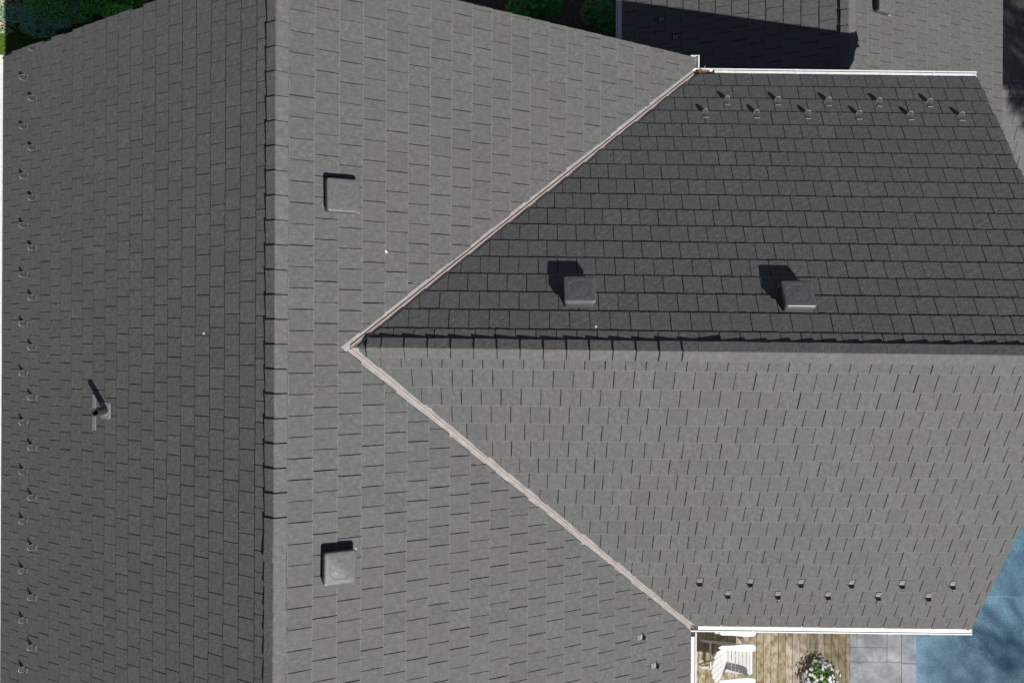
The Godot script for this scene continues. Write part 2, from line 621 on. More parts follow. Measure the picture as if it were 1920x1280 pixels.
const GUTTER := [Vector2(0, 0), Vector2(0, -0.09), Vector2(0.078, -0.09), Vector2(0.085, -0.062), Vector2(0.1, -0.046), Vector2(0.12, -0.036), Vector2(0.12, 0), Vector2(0.103, 0)]
const GUTTER_IN := [Vector2(0.103, -0.004), Vector2(0.116, -0.004), Vector2(0.116, -0.033), Vector2(0.098, -0.043), Vector2(0.082, -0.059), Vector2(0.075, -0.086), Vector2(0.004, -0.086), Vector2(0.004, 0)]

# `open_from` and `open_to`: how much of each end is left without its leaf cover
func gutter(owner_: Node3D, start: Vector3, out: Vector3, length: float, cap_start: bool, cap_end: bool, open_from := 0.0, open_to := 0.0) -> void:
	var along := out.cross(UP)
	var s := Shape.new()
	s.extrude(PackedVector2Array(GUTTER + GUTTER_IN), 0, length)
	var face := PackedVector2Array(GUTTER.slice(0, 7))
	if cap_start:
		s.extrude(face, -0.004, -0.0005)
	if cap_end:
		s.extrude(face, length + 0.0005, length + 0.004)
	var at := owner_.transform.affine_inverse() * Transform3D(Basis(out, UP, along), start)
	put("gutter", s.mesh(), M.gutter, owner_, at)
	if length - open_from - open_to < 0.1:
		return
	s = Shape.new()
	s.extrude(PackedVector2Array([Vector2(0.0045, -0.003), Vector2(0.091, -0.0085), Vector2(0.0915, -0.02), Vector2(0.093, -0.02), Vector2(0.093, -0.0065), Vector2(0.0045, -0.001)]), open_from + 0.001, length - open_to - 0.001)
	var x := open_from + 1.1
	while x < length - open_to - 0.2:        # lapped seams in the cover
		s.box(Vector3(0.006, -0.0075, x), Vector3(0.091, -0.0005, x + 0.03))
		s.box(Vector3(0.1005, -0.03, x), Vector3(0.1225, 0.0015, x + 0.024))
		x += 1.85
	put("gutter_cover", s.mesh(), M.gutter, owner_, at)


func bar(owner_: Node3D, called: String, a: Vector3, b: Vector3, up: Vector3, wide: float, tall: float, mat: Material) -> void:
	var z := (b - a).normalized()
	var x := up.cross(z).normalized()
	var s := Shape.new()
	s.box(Vector3(-wide / 2, -tall / 2, 0), Vector3(wide / 2, tall / 2, a.distance_to(b)))
	put(called, s.mesh(), mat, owner_, owner_.transform.affine_inverse() * Transform3D(Basis(x, z.cross(x), z), a))


# ------------------------------------------------------------------ small fittings on the roof
func on(f: Transform3D, x: float, z: float, lift := 0.02, size := 1.0) -> Transform3D:
	return f * Transform3D(Basis.IDENTITY.scaled(Vector3.ONE * size), Vector3(x, lift, z))


func round_square(half: float, r: float, steps := 4) -> PackedVector2Array:
	var p := PackedVector2Array()
	for k in 4:
		var c := Vector2(half - r, half - r).rotated(k * PI / 2)
		for s in steps + 1:
			p.append(c + Vector2(r, 0).rotated(k * PI / 2 + s * PI / 2 / steps))
	return p


# stacked outlines: [[outline, height], ...] skinned bottom to top and closed on top
func loft(s: Shape, rings: Array) -> void:
	for k in rings.size() - 1:
		var a: PackedVector2Array = rings[k][0]
		var b: PackedVector2Array = rings[k + 1][0]
		for j in a.size():
			var i := (j + 1) % a.size()
			var p0 := Vector3(a[j].x, rings[k][1], a[j].y); var p1 := Vector3(a[i].x, rings[k][1], a[i].y)
			var p2 := Vector3(b[i].x, rings[k + 1][1], b[i].y); var p3 := Vector3(b[j].x, rings[k + 1][1], b[j].y)
			var q := (p2 - p0).cross(p1 - p0)
			if q.length() < 1e-9:
				q = (p3 - p0).cross(p1 - p0)
			var mid := (p0 + p2) / 2
			var o := Vector3(mid.x, 0, mid.z)
			if q.dot(o) < 0 and absf(q.normalized().y) < 0.9:
				q = -q
			elif absf(q.normalized().y) >= 0.9 and q.y < 0:
				q = -q
			s.quad(p0, p1, p2, p3, q.normalized())
	var top: PackedVector2Array = rings[-1][0]
	for j in range(1, top.size() - 1):
		var h: float = rings[-1][1]
		s.tri(Vector3(top[0].x, h, top[0].y), Vector3(top[j].x, h, top[j].y), Vector3(top[j + 1].x, h, top[j + 1].y), UP)


func octagon(r: float) -> PackedVector2Array:      # a square with its corners cut, 20 points to match the rounded square
	var p := PackedVector2Array()
	for q in round_square(r, r * 0.52, 4):
		p.append(q)
	var e := PackedVector2Array()
	for k in 4:
		var a := p[k * 5]; var b := p[k * 5 + 4]
		for s in 5:
			e.append(a.lerp(b, s / 4.0))
	return e


func make_vent(f: Transform3D, x: float, z: float, turn: float, label: String) -> void:
	var t := thing("roof_vent", on(f, x, z, 0.018, 1.1) * Transform3D(Basis(UP, turn), Vector3.ZERO), label, "roof vent", "square roof vents")
	var s := Shape.new()
	s.box(Vector3(-0.145, 0, -0.1), Vector3(0.145, 0.006, 0.19))
	put("flange", s.mesh(), M.vent_flange, t)
	s = Shape.new()
	loft(s, [[round_square(0.15, 0.02), 0.0], [round_square(0.132, 0.025), 0.07]])
	put("throat", s.mesh(), M.vent_dark, t)
	s = Shape.new()
	loft(s, [[round_square(0.144, 0.02), 0.064], [round_square(0.156, 0.026), 0.066], [round_square(0.156, 0.026), 0.106], [round_square(0.151, 0.024), 0.112], [round_square(0.143, 0.022), 0.115],
		[octagon(0.108), 0.1175], [octagon(0.105), 0.1155], [octagon(0.098), 0.1155], [octagon(0.06), 0.1175], [octagon(0.058), 0.118], [octagon(0.02), 0.1195], [octagon(0.008), 0.12], [octagon(0.006), 0.1215]])
	put("cover", s.mesh(), M.vent, t)


var guard: Node3D

func make_guard() -> Node3D:
	var t := Node3D.new()
	var s := Shape.new()
	s.box(Vector3(-0.03, 0, -0.085), Vector3(0.03, 0.003, 0.004), 0.001)
	put("strap", s.mesh(), M.strap, t)
	s = Shape.new()
	s.box(Vector3(-0.036, 0.003, -0.088), Vector3(0.036, 0.009, -0.078), 0.002)
	put("crossbar", s.mesh(), M.zinc, t)
	var p := PackedVector2Array([Vector2(-0.034, 0)])
	var arch := []
	for k in 13:
		var a := PI * k / 12
		var q := Vector2(-cos(a) * 0.036, 0.022 + sin(a) * 0.042)
		p.append(q)
		arch.append(Vector3(q.x, q.y, 0))
	p.append(Vector2(0.034, 0))
	var lean := Transform3D(Basis(Vector3(1, 0, 0), 0.2), Vector3(0, 0, -0.003))
	s = Shape.new()
	s.extrude(p, -0.0025, 0.0025)
	put("plate", s.mesh(), M.guard_dark, t, lean)
	s = Shape.new()
	var radii := []
	for k in 15:
		radii.append(0.0036)
	s.tube([Vector3(-0.034, 0, 0)] + arch + [Vector3(0.034, 0, 0)], radii, 6)
	put("loop", s.mesh(), M.zinc, t, lean)
	s = Shape.new()
	for x in [-0.012, 0.012]:
		s.box(Vector3(x - 0.005, 0.003, -0.06), Vector3(x + 0.005, 0.0065, -0.05))
	put("screw", s.mesh(), M.guard_dark, t)
	return t


func place_guard(f: Transform3D, x: float, z: float, label: String, group: String) -> void:
	var t: Node3D = guard.duplicate()
	t.name = numbered(self, "snow_guard")
	t.transform = on(f, x, z, 0.0185) * Transform3D(Basis(UP, rng.randf_range(-0.05, 0.05)), Vector3.ZERO)
	add_child(t, true)
	tag(t, label, "snow guard", group)


const ORDINAL := ["first", "second", "third", "fourth", "fifth", "sixth", "seventh", "eighth", "ninth", "tenth", "eleventh", "twelfth", "thirteenth"]


# ------------------------------------------------------------------ plants
func leaf_mesh(long: float, wide: float, fold := 0.15) -> ArrayMesh:
	var s := Shape.new()
	var spine := [Vector3(0, 0, 0), Vector3(0, long * 0.06, long * 0.45), Vector3(0, -long * 0.05, long)]
	var l := Vector3(-wide / 2, wide * fold, long * 0.42); var r := Vector3(wide / 2, wide * fold, long * 0.42)
	s.tri(spine[0], spine[1], l, UP)
	s.tri(spine[1], spine[2], l, UP)
	s.tri(spine[0], r, spine[1], UP)
	s.tri(spine[1], r, spine[2], UP)
	return s.mesh()


func lobed_leaf(r: float) -> ArrayMesh:
	var s := Shape.new()
	var ends := [0.45, 1.0, 0.5, 1.1, 0.55, 1.25, 0.55, 1.1, 0.5, 1.0, 0.45]
	var pts := []
	for k in ends.size():
		var a := -PI * 0.9 + PI * 1.8 * k / (ends.size() - 1)
		pts.append(Vector3(sin(a) * r * ends[k], -0.1 * r * ends[k], cos(a) * r * ends[k]))
	for k in pts.size() - 1:
		s.tri(Vector3.ZERO, pts[k], pts[k + 1], UP)
	return s.mesh()


func scatter(called: String, parent: Node, mesh: Mesh, mat: Material, places: Array, colors: Array) -> MultiMeshInstance3D:
	var mm := MultiMesh.new()
	mm.transform_format = MultiMesh.TRANSFORM_3D
	mm.use_colors = true
	mm.mesh = mesh
	mm.instance_count = places.size()
	for k in places.size():
		mm.set_instance_transform(k, places[k])
		mm.set_instance_color(k, colors[k])
	var o := MultiMeshInstance3D.new()
	o.multimesh = mm
	o.material_override = mat
	o.name = numbered(parent, called)
	parent.add_child(o, true)
	stuff(o)
	return o


func ball_point() -> Vector3:
	while true:
		var p := Vector3(rng.randf_range(-1, 1), rng.randf_range(-1, 1), rng.randf_range(-1, 1))
		if p.length_squared() < 1.0:
			return p
	return Vector3.ZERO


func leaves_in(clumps: Array, count: int, size: float, tint: Color, spread: float, up_pull := 1.1) -> Array:
	var places := []
	var colors := []
	for k in count:
		var c: Array = clumps[rng.randi() % clumps.size()]
		var d := ball_point()
		d = d.normalized() * pow(d.length(), 0.45)
		var p: Vector3 = c[0] + d * (c[1] as Vector3)
		if p.y < 0.02:
			continue
		var face := (d + UP * up_pull + ball_point() * 0.7).normalized()
		var fwd := (d + ball_point() * 0.8).cross(face).normalized()
		if fwd.length() < 0.5:
			fwd = Vector3.RIGHT
		var b := Basis(fwd.cross(face) * -1.0, face, fwd).orthonormalized()
		b = b.scaled_local(Vector3.ONE * size * rng.randf_range(0.65, 1.3))
		places.append(Transform3D(b, p))
		var g := rng.randf_range(1.0 - spread, 1.0 + spread)
		colors.append(Color(tint.r * g * rng.randf_range(0.85, 1.2), tint.g * g, tint.b * g * rng.randf_range(0.8, 1.2)))
	return [places, colors]


func shrub(called: String, at: Vector3, size: Vector3, count: int, leaf: Mesh, leaf_size: float, tint: Color, label: String, category := "shrub", group := "shrubs beside the house") -> void:
	var t := thing(called, Transform3D(Basis.IDENTITY, at), label, category, group)
	var s := Shape.new()
	for k in 6:
		var a := TAU * k / 6 + rng.randf()
		var tip := Vector3(cos(a) * size.x * 0.6, size.y * rng.randf_range(0.9, 1.4), sin(a) * size.z * 0.6)
		s.tube([Vector3.ZERO, tip * 0.5 + UP * 0.05, tip], [0.018, 0.012, 0.005], 5)
	put("stem", s.mesh(), M.bark, t)
	var clumps := []
	for k in 9:
		var d := ball_point() * 0.72
		clumps.append([Vector3(d.x * size.x, size.y * (0.95 + d.y * 0.8), d.z * size.z), size * rng.randf_range(0.32, 0.5)])
	var l := leaves_in(clumps, count, leaf_size, tint, 0.35)
	scatter("foliage", t, leaf, M.leaf, l[0], l[1])


func tree(at: Vector3, crown: Vector3, radius: Vector3, clump_count: int, count: int, leaf: float, label: String) -> void:
	var t := thing("shade_tree", Transform3D(Basis.IDENTITY, at), label, "tree", "trees beyond the pool")
	var s := Shape.new()
	var top := crown - at
	s.tube([Vector3(0, -0.1, 0), Vector3(0.03, top.y * 0.3, 0.02), top * 0.62, top], [0.2, 0.12, 0.06, 0.02], 10)
	put("trunk", s.mesh(), M.bark, t)
	var clumps := []
	s = Shape.new()
	for k in clump_count:
		var d := ball_point()
		d = d.normalized() * pow(d.length(), 0.6)
		var c := top + d * radius
		clumps.append([c, radius * rng.randf_range(0.16, 0.26)])
		if k % 3 == 0:
			s.tube([top * rng.randf_range(0.5, 0.9), (top * 0.85 + c) / 2 + UP * 0.1, c], [0.03, 0.016, 0.006], 5)
	put("limb", s.mesh(), M.bark, t)
	var l := leaves_in(clumps, count, 1.0, Color(0.045, 0.085, 0.02), 0.3)
	scatter("crown", t, leaf_mesh(leaf, leaf * 0.56), M.leaf, l[0], l[1])


# ------------------------------------------------------------------ chairs
func board(s: Shape, p: PackedVector2Array, thick: float) -> void:   # outline in (x, z), with a small chamfer
	var inner := Geometry2D.offset_polygon(p, -0.004)
	s.slab(p, thick - 0.004, 0.0)
	if inner.size() == 1:
		s.slab(inner[0], thick, thick - 0.006)


func make_chair(at: Vector3, turn: float, label: String) -> Node3D:
	var t := thing("adirondack_chair", Transform3D(Basis(UP, turn), at), label, "chair", "white garden chairs on the deck")
	for k in 8:                                            # seat slats, front to back
		var x := 0.33 - k * 0.0665
		var y := 0.385 - k * 0.0155 - (0.02 if k == 0 else 0.0)
		var s := Shape.new()
		s.xf = Transform3D(Basis(Vector3(0, 0, 1), 0.23 if k else -0.5), Vector3(x, y, 0))
		s.box(Vector3(-0.0295, -0.02, -0.255), Vector3(0.0295, 0, 0.255), 0.003)
		put("seat_slat", s.mesh(), M.white_paint, t)
	var lean := Transform3D(Basis(Vector3(0, 0, 1), 0.62), Vector3(-0.12, 0.25, 0))     # up the back is +y
	for k in 5:
		var u := k - 2
		var high: float = [0.64, 0.74, 0.78, 0.74, 0.64][k]
		var s := Shape.new()
		var w0 := 0.043; var w1 := 0.054
		var c0 := u * 0.094; var c1 := u * 0.118
		var cap: float = [0.09, 0.035, 0.012, 0.035, 0.09][k]
		var lt := high - (cap if u < 0 else (0.012 if u == 0 else 0.0)); var rt := high - (cap if u > 0 else (0.012 if u == 0 else 0.0))
		s.xf = lean * Transform3D(Basis(Vector3(0, 0, 1), Vector3(0, 1, 0), Vector3(-1, 0, 0)), Vector3.ZERO)
		s.extrude(PackedVector2Array([Vector2(c0 - w0, 0), Vector2(c0 + w0, 0), Vector2(c1 + w1, rt - 0.02), Vector2(c1 + w1 * 0.7, rt), Vector2(c1, high + 0.004), Vector2(c1 - w1 * 0.7, lt), Vector2(c1 - w1, lt - 0.02)]), -0.01, 0.01)
		put("back_slat", s.mesh(), M.white_paint, t)
	for y in [0.16, 0.5]:
		var s := Shape.new()
		s.xf = lean
		s.box(Vector3(-0.034, y, -0.25), Vector3(-0.0125, y + 0.07, 0.25))
		put("back_rail", s.mesh(), M.white_paint, t)
	for side in [-1, 1]:
		var p := PackedVector2Array()
		for q in [[-0.36, 0.012], [-0.3, 0.05], [-0.16, 0.052], [-0.04, 0.062], [0.1, 0.078], [0.26, 0.08], [0.32, 0.072], [0.352, 0.045], [0.362, 0.0], [0.352, -0.04], [0.32, -0.06], [0.26, -0.066], [0.08, -0.062], [-0.05, -0.045], [-0.2, -0.03], [-0.33, -0.02]]:
			p.append(Vector2(q[0], side * (q[1] as float)))
		var s := Shape.new()
		s.xf = Transform3D(Basis.IDENTITY, Vector3(0, 0.535, side * 0.315))
		board(s, p, 0.022)
		put("arm", s.mesh(), M.white_paint, t)
		s = Shape.new()
		s.box(Vector3(0.2, 0, side * 0.287 - 0.011), Vector3(0.29, 0.534, side * 0.287 + 0.011), 0.003)
		put("leg", s.mesh(), M.white_paint, t)
		s = Shape.new()                                     # the long side rail that runs down to the rear foot
		s.extrude(PackedVector2Array([Vector2(0.33, 0.345), Vector2(0.33, 0.255), Vector2(-0.1, 0.12), Vector2(-0.58, 0.0), Vector2(-0.5, 0.0), Vector2(-0.56, 0.065), Vector2(-0.1, 0.225), Vector2(0.31, 0.36)]), side * 0.264 - 0.011, side * 0.264 + 0.011)
		put("side_rail", s.mesh(), M.white_paint, t)
	var s := Shape.new()
	s.box(Vector3(-0.42, 0.11, -0.2525), Vector3(-0.398, 0.175, 0.2525), 0.002)
	put("rear_stretcher", s.mesh(), M.white_paint, t)
	return t


func _ready() -> void:
	rng.seed = 20240611
	# ---- camera: a drone hovering over the roof, looking straight down
	var roll := 0.005
	var cam := Camera3D.new()
	cam.name = "camera"
	cam.fov = 46.42
	cam.near = 0.1
	cam.far = 900.0
	cam.transform = Transform3D(Basis(Vector3(cos(roll), 0, -sin(roll)), Vector3(-sin(roll), 0, -cos(roll)), UP), Vector3(0, CAM_HEIGHT, 0))
	add_child(cam)
	# ---- sky, sun and exposure
	var sky_mat := ProceduralSkyMaterial.new()
	sky_mat.sky_top_color = Color(0.41, 0.45, 0.60)
	sky_mat.sky_horizon_color = Color(0.68, 0.72, 0.77)
	sky_mat.sky_curve = 0.15
	sky_mat.ground_bottom_color = Color(0.12, 0.13, 0.1)
	sky_mat.ground_horizon_color = Color(0.4, 0.43, 0.42)
	sky_mat.sun_angle_max = 4.0
	var sky := Sky.new()
	sky.sky_material = sky_mat
	var env := Environment.new()
	env.background_mode = Environment.BG_SKY
	env.sky = sky
	env.background_energy_multiplier = 0.36
	env.tonemap_mode = Environment.TONE_MAPPER_LINEAR
	env.tonemap_exposure = 1.12
	env.sdfgi_enabled = true
	env.ssao_enabled = true
	env.ssil_enabled = true
	var we := WorldEnvironment.new()
	we.name = "world_environment"
	we.environment = env
	add_child(we)
	var sun := DirectionalLight3D.new()
	sun.name = "sun"
	sun.light_color = Color(1.0, 0.992, 0.975)
	sun.light_energy = 1.45
	sun.light_angular_distance = 0.5
	sun.shadow_enabled = true
	sun.transform = Transform3D(Basis.looking_at(-TO_SUN.normalized(), UP), Vector3(0, 30, 0))
	add_child(sun)

	make_materials()
	build_ground()
	build_house()
	build_annexes()
	build_terrace()
	build_fittings()
	build_chairs()
	build_plants()


# ------------------------------------------------------------------ ground
func build_ground() -> void:
	var s := Shape.new()
	for e in [[-400, -400, 400, 2.2], [-400, 10.1, 400, 400], [-400, 2.2, 8.0, 10.1], [15.1, 2.2, 400, 10.1]]:    # all round the pool
		s.quad(Vector3(e[0], -0.3, e[1]), Vector3(e[2], -0.3, e[1]), Vector3(e[2], -0.3, e[3]), Vector3(e[0], -0.3, e[3]), UP)
	structure(put("ground", s.mesh(), M.lawn))
	s = Shape.new()
	s.slab(PackedVector2Array([Vector2(-11.5, -9.5), Vector2(2.6, -9.5), Vector2(2.6, -3.0), Vector2(-8.4, -3.0), Vector2(-9.0, -6.0), Vector2(-11.5, -6.2)]), -0.292, -0.31)
	structure(put("planting_bed", s.mesh(), M.soil))
	s = Shape.new()
	var lawn := PackedVector2Array([Vector2(-30, -6.33), Vector2(-9.9, -6.36), Vector2(-9.2, -6.26), Vector2(-8.55, -6.0), Vector2(-8.0, -5.5), Vector2(-7.6, -4.8), Vector2(-7.5, 12), Vector2(-30, 12)])
	s.slab(lawn, -0.27, -0.299)
	structure(put("lawn", s.mesh(), M.lawn))


# ------------------------------------------------------------------ the house and its cross wing
var f_left: Transform3D
var f_right: Transform3D
var f_wing_far: Transform3D
var f_wing_near: Transform3D
var f_annex_a: Transform3D
var f_annex_b: Transform3D

func build_house() -> void:
	var ridge := Vector3(-2.374, 7.8, 0)
	var gable := -3.842              # the gable end over the shrubs
	var far := 6.2
	f_left = frame(ridge, Vector3(-4.528, -2.784, 0))
	f_right = frame(ridge, Vector3(4.785, -2.728, 0))
	var len_l := 5.3015; var len_r := 5.522
	var house := thing("house", Transform3D(Basis.IDENTITY, Vector3(-2.39, -0.3, 1.2)), "main gabled house block, long grey slate roof with its ridge running up the picture", "house")
	# wing
	var yaw := 0.007
	var ax := Vector3(cos(yaw), 0, sin(yaw)); var pz := Vector3(-sin(yaw), 0, cos(yaw))
	var wr := Vector3(1.961, 7.424, 0.098)
	var half := 3.7027; var drop := 2.352; var len_w := 4.3865
	f_wing_far = frame(wr, -pz * half - UP * drop)
	f_wing_near = frame(wr, pz * half - UP * drop)
	var wing := thing("house_wing", Transform3D(Basis.IDENTITY, Vector3(4.0, -0.3, 0.1)), "gabled cross wing with one dark and one sunny slate slope, joined to the main roof", "house wing")
	var apex := across(wr, ax, f_right)
	var end := wr + ax * (6.237 - wr.x)
	var eave_far := across(wr - pz * half - UP * drop, ax, f_right)
	var eave_near := across(wr + pz * half - UP * drop, ax, f_right)

	# --- walls under the roofs
	var s := Shape.new()
	s.extrude(PackedVector2Array([Vector2(-6.45, -0.3), Vector2(1.98, -0.3), Vector2(1.98, 5.1), Vector2(-2.39, 7.6), Vector2(-6.45, 5.08)]), gable + 0.35, far - 0.02)
	put("wall", s.mesh(), M.wall, house, Transform3D(Basis.IDENTITY, -house.position))
	s = Shape.new()
	s.xf = Transform3D(Basis(pz, UP, -ax) * Basis.IDENTITY, Vector3(0, 0, 0))
	s.extrude(PackedVector2Array([Vector2(-3.25, -0.3), Vector2(3.25, -0.3), Vector2(3.25, 5.15), Vector2(0.0, 7.22), Vector2(-3.25, 5.15)]), -5.9, -1.985)
	put("wall", s.mesh(), M.wall, wing, Transform3D(Basis.IDENTITY, Vector3(0, 0, 0.07) - wing.position))

	# --- slopes as outlines in their own (along, down) axes
	var base_l := PackedVector2Array([Vector2(gable, 0.0), Vector2(far, 0.0), Vector2(far, len_l), Vector2(gable, len_l)])
	var a2 := xz(f_right, apex); var ef := xz(f_right, eave_far); var en := xz(f_right, eave_near)
	var base_r := PackedVector2Array([Vector2(-far, 0), Vector2(-gable, 0), Vector2(-gable, len_r), Vector2(ef.x, len_r), a2, Vector2(en.x, len_r), Vector2(-far, len_r)])
	var val_r := [[ef, a2, en]]
	var p_far := [xz(f_wing_far, apex), xz(f_wing_far, eave_far)]
	var base_far := PackedVector2Array([p_far[0], xz(f_wing_far, end), Vector2(xz(f_wing_far, end).x, len_w), Vector2(p_far[1].x, len_w)])
	var p_near := [xz(f_wing_near, apex), xz(f_wing_near, eave_near)]
	var base_near := PackedVector2Array([p_near[0], xz(f_wing_near, end), Vector2(xz(f_wing_near, end).x, len_w), Vector2(p_near[1].x, len_w)])

	var list := []
	var d := slope_deck(house, f_left, base_l)
	lay_slates(list, d, f_left, base_l, len_l + 0.012, 0.2399, 23, [])
	d = slope_deck(house, f_right, base_r)
	lay_slates(list, d, f_right, base_r, len_r + 0.012, 0.2577, 22, val_r)
	place_slates(list, house)
	list = []
	d = slope_deck(wing, f_wing_far, base_far)
	lay_slates(list, d, f_wing_far, base_far, len_w + 0.012, 0.2445, 18, [p_far])
	d = slope_deck(wing, f_wing_near, base_near)
	lay_slates(list, d, f_wing_near, base_near, len_w + 0.012, 0.2445, 18, [p_near])
	place_slates(list, wing)

	# --- ridge caps
	lay_caps(house, Vector3(-2.374, 7.8, gable - 0.004), Vector3(-2.374, 7.8, far), 0.617, 0.568, 5.86, 0.2485, 0.1635)
	var first := apex + ax * 0.19
	lay_caps(wing, first, end + ax * 0.006, 0.635, 0.635, 3.58, 0.2435, 0.155, 0.109)

	# --- valley flashing, both sides, with the standing rib between
	for v in [[f_right, base_r, val_r, house], [f_wing_far, base_far, [p_far], wing], [f_wing_near, base_near, [p_near], wing]]:
		for line in v[2]:
			for piece in Geometry2D.intersect_polygons(along_line(line, 0.12)[0], v[1]):
				var q := Shape.new()
				q.slab(piece, 0.0052, 0.0022)
				var owner_: Node3D = v[3]
				put("valley_flashing", q.mesh(), M.flashing, owner_, owner_.transform.affine_inverse() * v[0])
	for e in [[eave_far, f_wing_far], [eave_near, f_wing_near]]:
		var way: Vector3 = (e[0] - apex).normalized()
		var up: Vector3 = (f_right.basis.y + e[1].basis.y).normalized()
		var q := Shape.new()
		q.extrude(PackedVector2Array([Vector2(-0.016, -0.004), Vector2(0.016, -0.004), Vector2(0.004, 0.026), Vector2(-0.004, 0.026)]), 0, apex.distance_to(e[0]))
		var bx := up.cross(way).normalized()
		put("valley_rib", q.mesh(), M.rib, wing, wing.transform.affine_inverse() * Transform3D(Basis(bx, way.cross(bx), way), apex + way * 0.02))
	# --- fascias, rake boards, gutters
	var ey := 5.016
	bar(house, "fascia", Vector3(-6.9, ey - 0.1, gable), Vector3(-6.9, ey - 0.1, far), UP, 0.02, 0.17, M.fascia)
	bar(house, "fascia", Vector3(2.38, 4.97, 3.9), Vector3(2.38, 4.97, far), UP, 0.02, 0.17, M.fascia)
	var wf0 := eave_far - UP * 0.1 + pz * 0.03; var wn0 := eave_near - UP * 0.1 - pz * 0.03
	bar(wing, "fascia", wf0, wf0 + ax * (6.237 - eave_far.x), UP, 0.02, 0.17, M.fascia)
	bar(wing, "fascia", wn0, wn0 + ax * (6.237 - eave_near.x), UP, 0.02, 0.17, M.fascia)
	for r in [[house, Vector3(-2.39, 7.73, gable + 0.035), Vector3(-6.9, 4.946, gable + 0.035)], [house, Vector3(-2.39, 7.73, gable + 0.035), Vector3(2.411, 5.002, gable + 0.035)],
			[wing, end - UP * 0.07 - ax * 0.03, end - pz * half - UP * (drop + 0.07) - ax * 0.03], [wing, end - UP * 0.07 - ax * 0.03, end + pz * half - UP * (drop + 0.07) - ax * 0.03]]:
		bar(r[0], "rake_board", r[1], r[2], UP, 0.022, 0.14, M.rake)
	var gy := -0.014
	gutter(house, Vector3(-6.885, ey + gy, far), Vector3(-1, 0, 0), far - gable + 0.005, false, true)
	gutter(house, Vector3(2.394, 5.072 + gy, eave_near.z + 0.108), Vector3(1, 0, 0), far - eave_near.z - 0.108, false, false, 0.06, 0.0)
	gutter(house, Vector3(2.394, 5.072 + gy, gable - 0.03), Vector3(1, 0, 0), eave_far.z - 0.108 - gable + 0.03, true, false, 1.0, 0.0)
	gutter(wing, Vector3(2.399, 5.072 + gy, eave_far.z + 0.02), -pz, 6.255 - 2.399, false, true, 0.32, 0.0)
	gutter(wing, end + pz * (half - 0.02) - UP * (drop - gy) + ax * 0.02, pz, 6.257 - 2.399, true, false, 0.0, 0.16)


# ------------------------------------------------------------------ the two lower roofs beyond the wing
func build_annexes() -> void:
	var annex := thing("annex", Transform3D(Basis.IDENTITY, Vector3(5.14, -0.3, -5)), "lower gabled annex behind the wing, half of its slate roof in the wing's shadow", "annex")
	var ridge := Vector3(5.14, 3.56, 0)
	f_annex_a = frame(ridge, Vector3(-3.263, -1.472, 0))
	f_annex_b = frame(ridge, Vector3(3.29, -1.472, 0))
	var length := 3.58
	var z0 := -7.2; var z1 := -2.5
	var s := Shape.new()
	s.extrude(PackedVector2Array([Vector2(2.3, -0.3), Vector2(8.0, -0.3), Vector2(8.0, 2.1), Vector2(5.14, 3.38), Vector2(2.3, 2.1)]), z0 + 0.3, -3.2)
	put("wall", s.mesh(), M.wall, annex, Transform3D(Basis.IDENTITY, -annex.position))
	var list := []
	var base := PackedVector2Array([Vector2(z0, 0), Vector2(z1, 0), Vector2(z1, length), Vector2(z0, length)])
	var d := slope_deck(annex, f_annex_a, base)
	lay_slates(list, d, f_annex_a, base, length + 0.012, 0.2655, 14, [])
	base = PackedVector2Array([Vector2(-z1, 0), Vector2(-z0, 0), Vector2(-z0, length), Vector2(-z1, length)])
	d = slope_deck(annex, f_annex_b, base)
	lay_slates(list, d, f_annex_b, base, length + 0.012, 0.2655, 14, [])
	place_slates(list, annex)
	lay_caps(annex, Vector3(5.14, 3.56, z0), Vector3(5.14, 3.56, z1), 0.451, 0.447, 9.0, 0.2485, 0.1)
	gutter(annex, Vector3(1.89, 2.074, z1), Vector3(-1, 0, 0), z1 - z0, false, true)
	bar(annex, "fascia", Vector3(1.9, 1.99, z0), Vector3(1.9, 1.99, z1), UP, 0.02, 0.15, M.fascia)
	bar(annex, "fascia", Vector3(8.4, 1.99, z0), Vector3(8.4, 1.99, z1), UP, 0.02, 0.15, M.fascia)

	annex = thing("annex", Transform3D(Basis.IDENTITY, Vector3(10.5, -0.3, -4.37)), "lowest slate roof at the picture's top right corner, dappled by tree shade", "annex")
	ridge = Vector3(8.2, 2.03, -4.374)
	var fa := frame(ridge, Vector3(0, -1.2, -2.7)); var fb := frame(ridge, Vector3(0, -1.2, 2.7))
	s = Shape.new()
	s.xf = Transform3D(Basis(Vector3(0, 0, -1), UP, Vector3(1, 0, 0)), Vector3(0, 0, -4.374))
	s.extrude(PackedVector2Array([Vector2(-2.4, -0.3), Vector2(2.4, -0.3), Vector2(2.4, 0.78), Vector2(0, 1.9), Vector2(-2.4, 0.78)]), 8.3, 12.7)
	put("wall", s.mesh(), M.wall, annex, Transform3D(Basis.IDENTITY, -annex.position))
	list = []
	base = PackedVector2Array([Vector2(-5, 0), Vector2(0, 0), Vector2(0, 2.95), Vector2(-5, 2.95)])
	d = slope_deck(annex, fa, base)
	lay_slates(list, d, fa, base, 2.962, 0.2655, 12, [])
	base = PackedVector2Array([Vector2(0, 0), Vector2(5, 0), Vector2(5, 2.95), Vector2(0, 2.95)])
	d = slope_deck(annex, fb, base)
	lay_slates(list, d, fb, base, 2.962, 0.2655, 12, [])
	place_slates(list, annex)
	lay_caps(annex, ridge, ridge + Vector3(5, 0, 0), 0.444, 0.444, 9.0, 0.2485, 0.14)


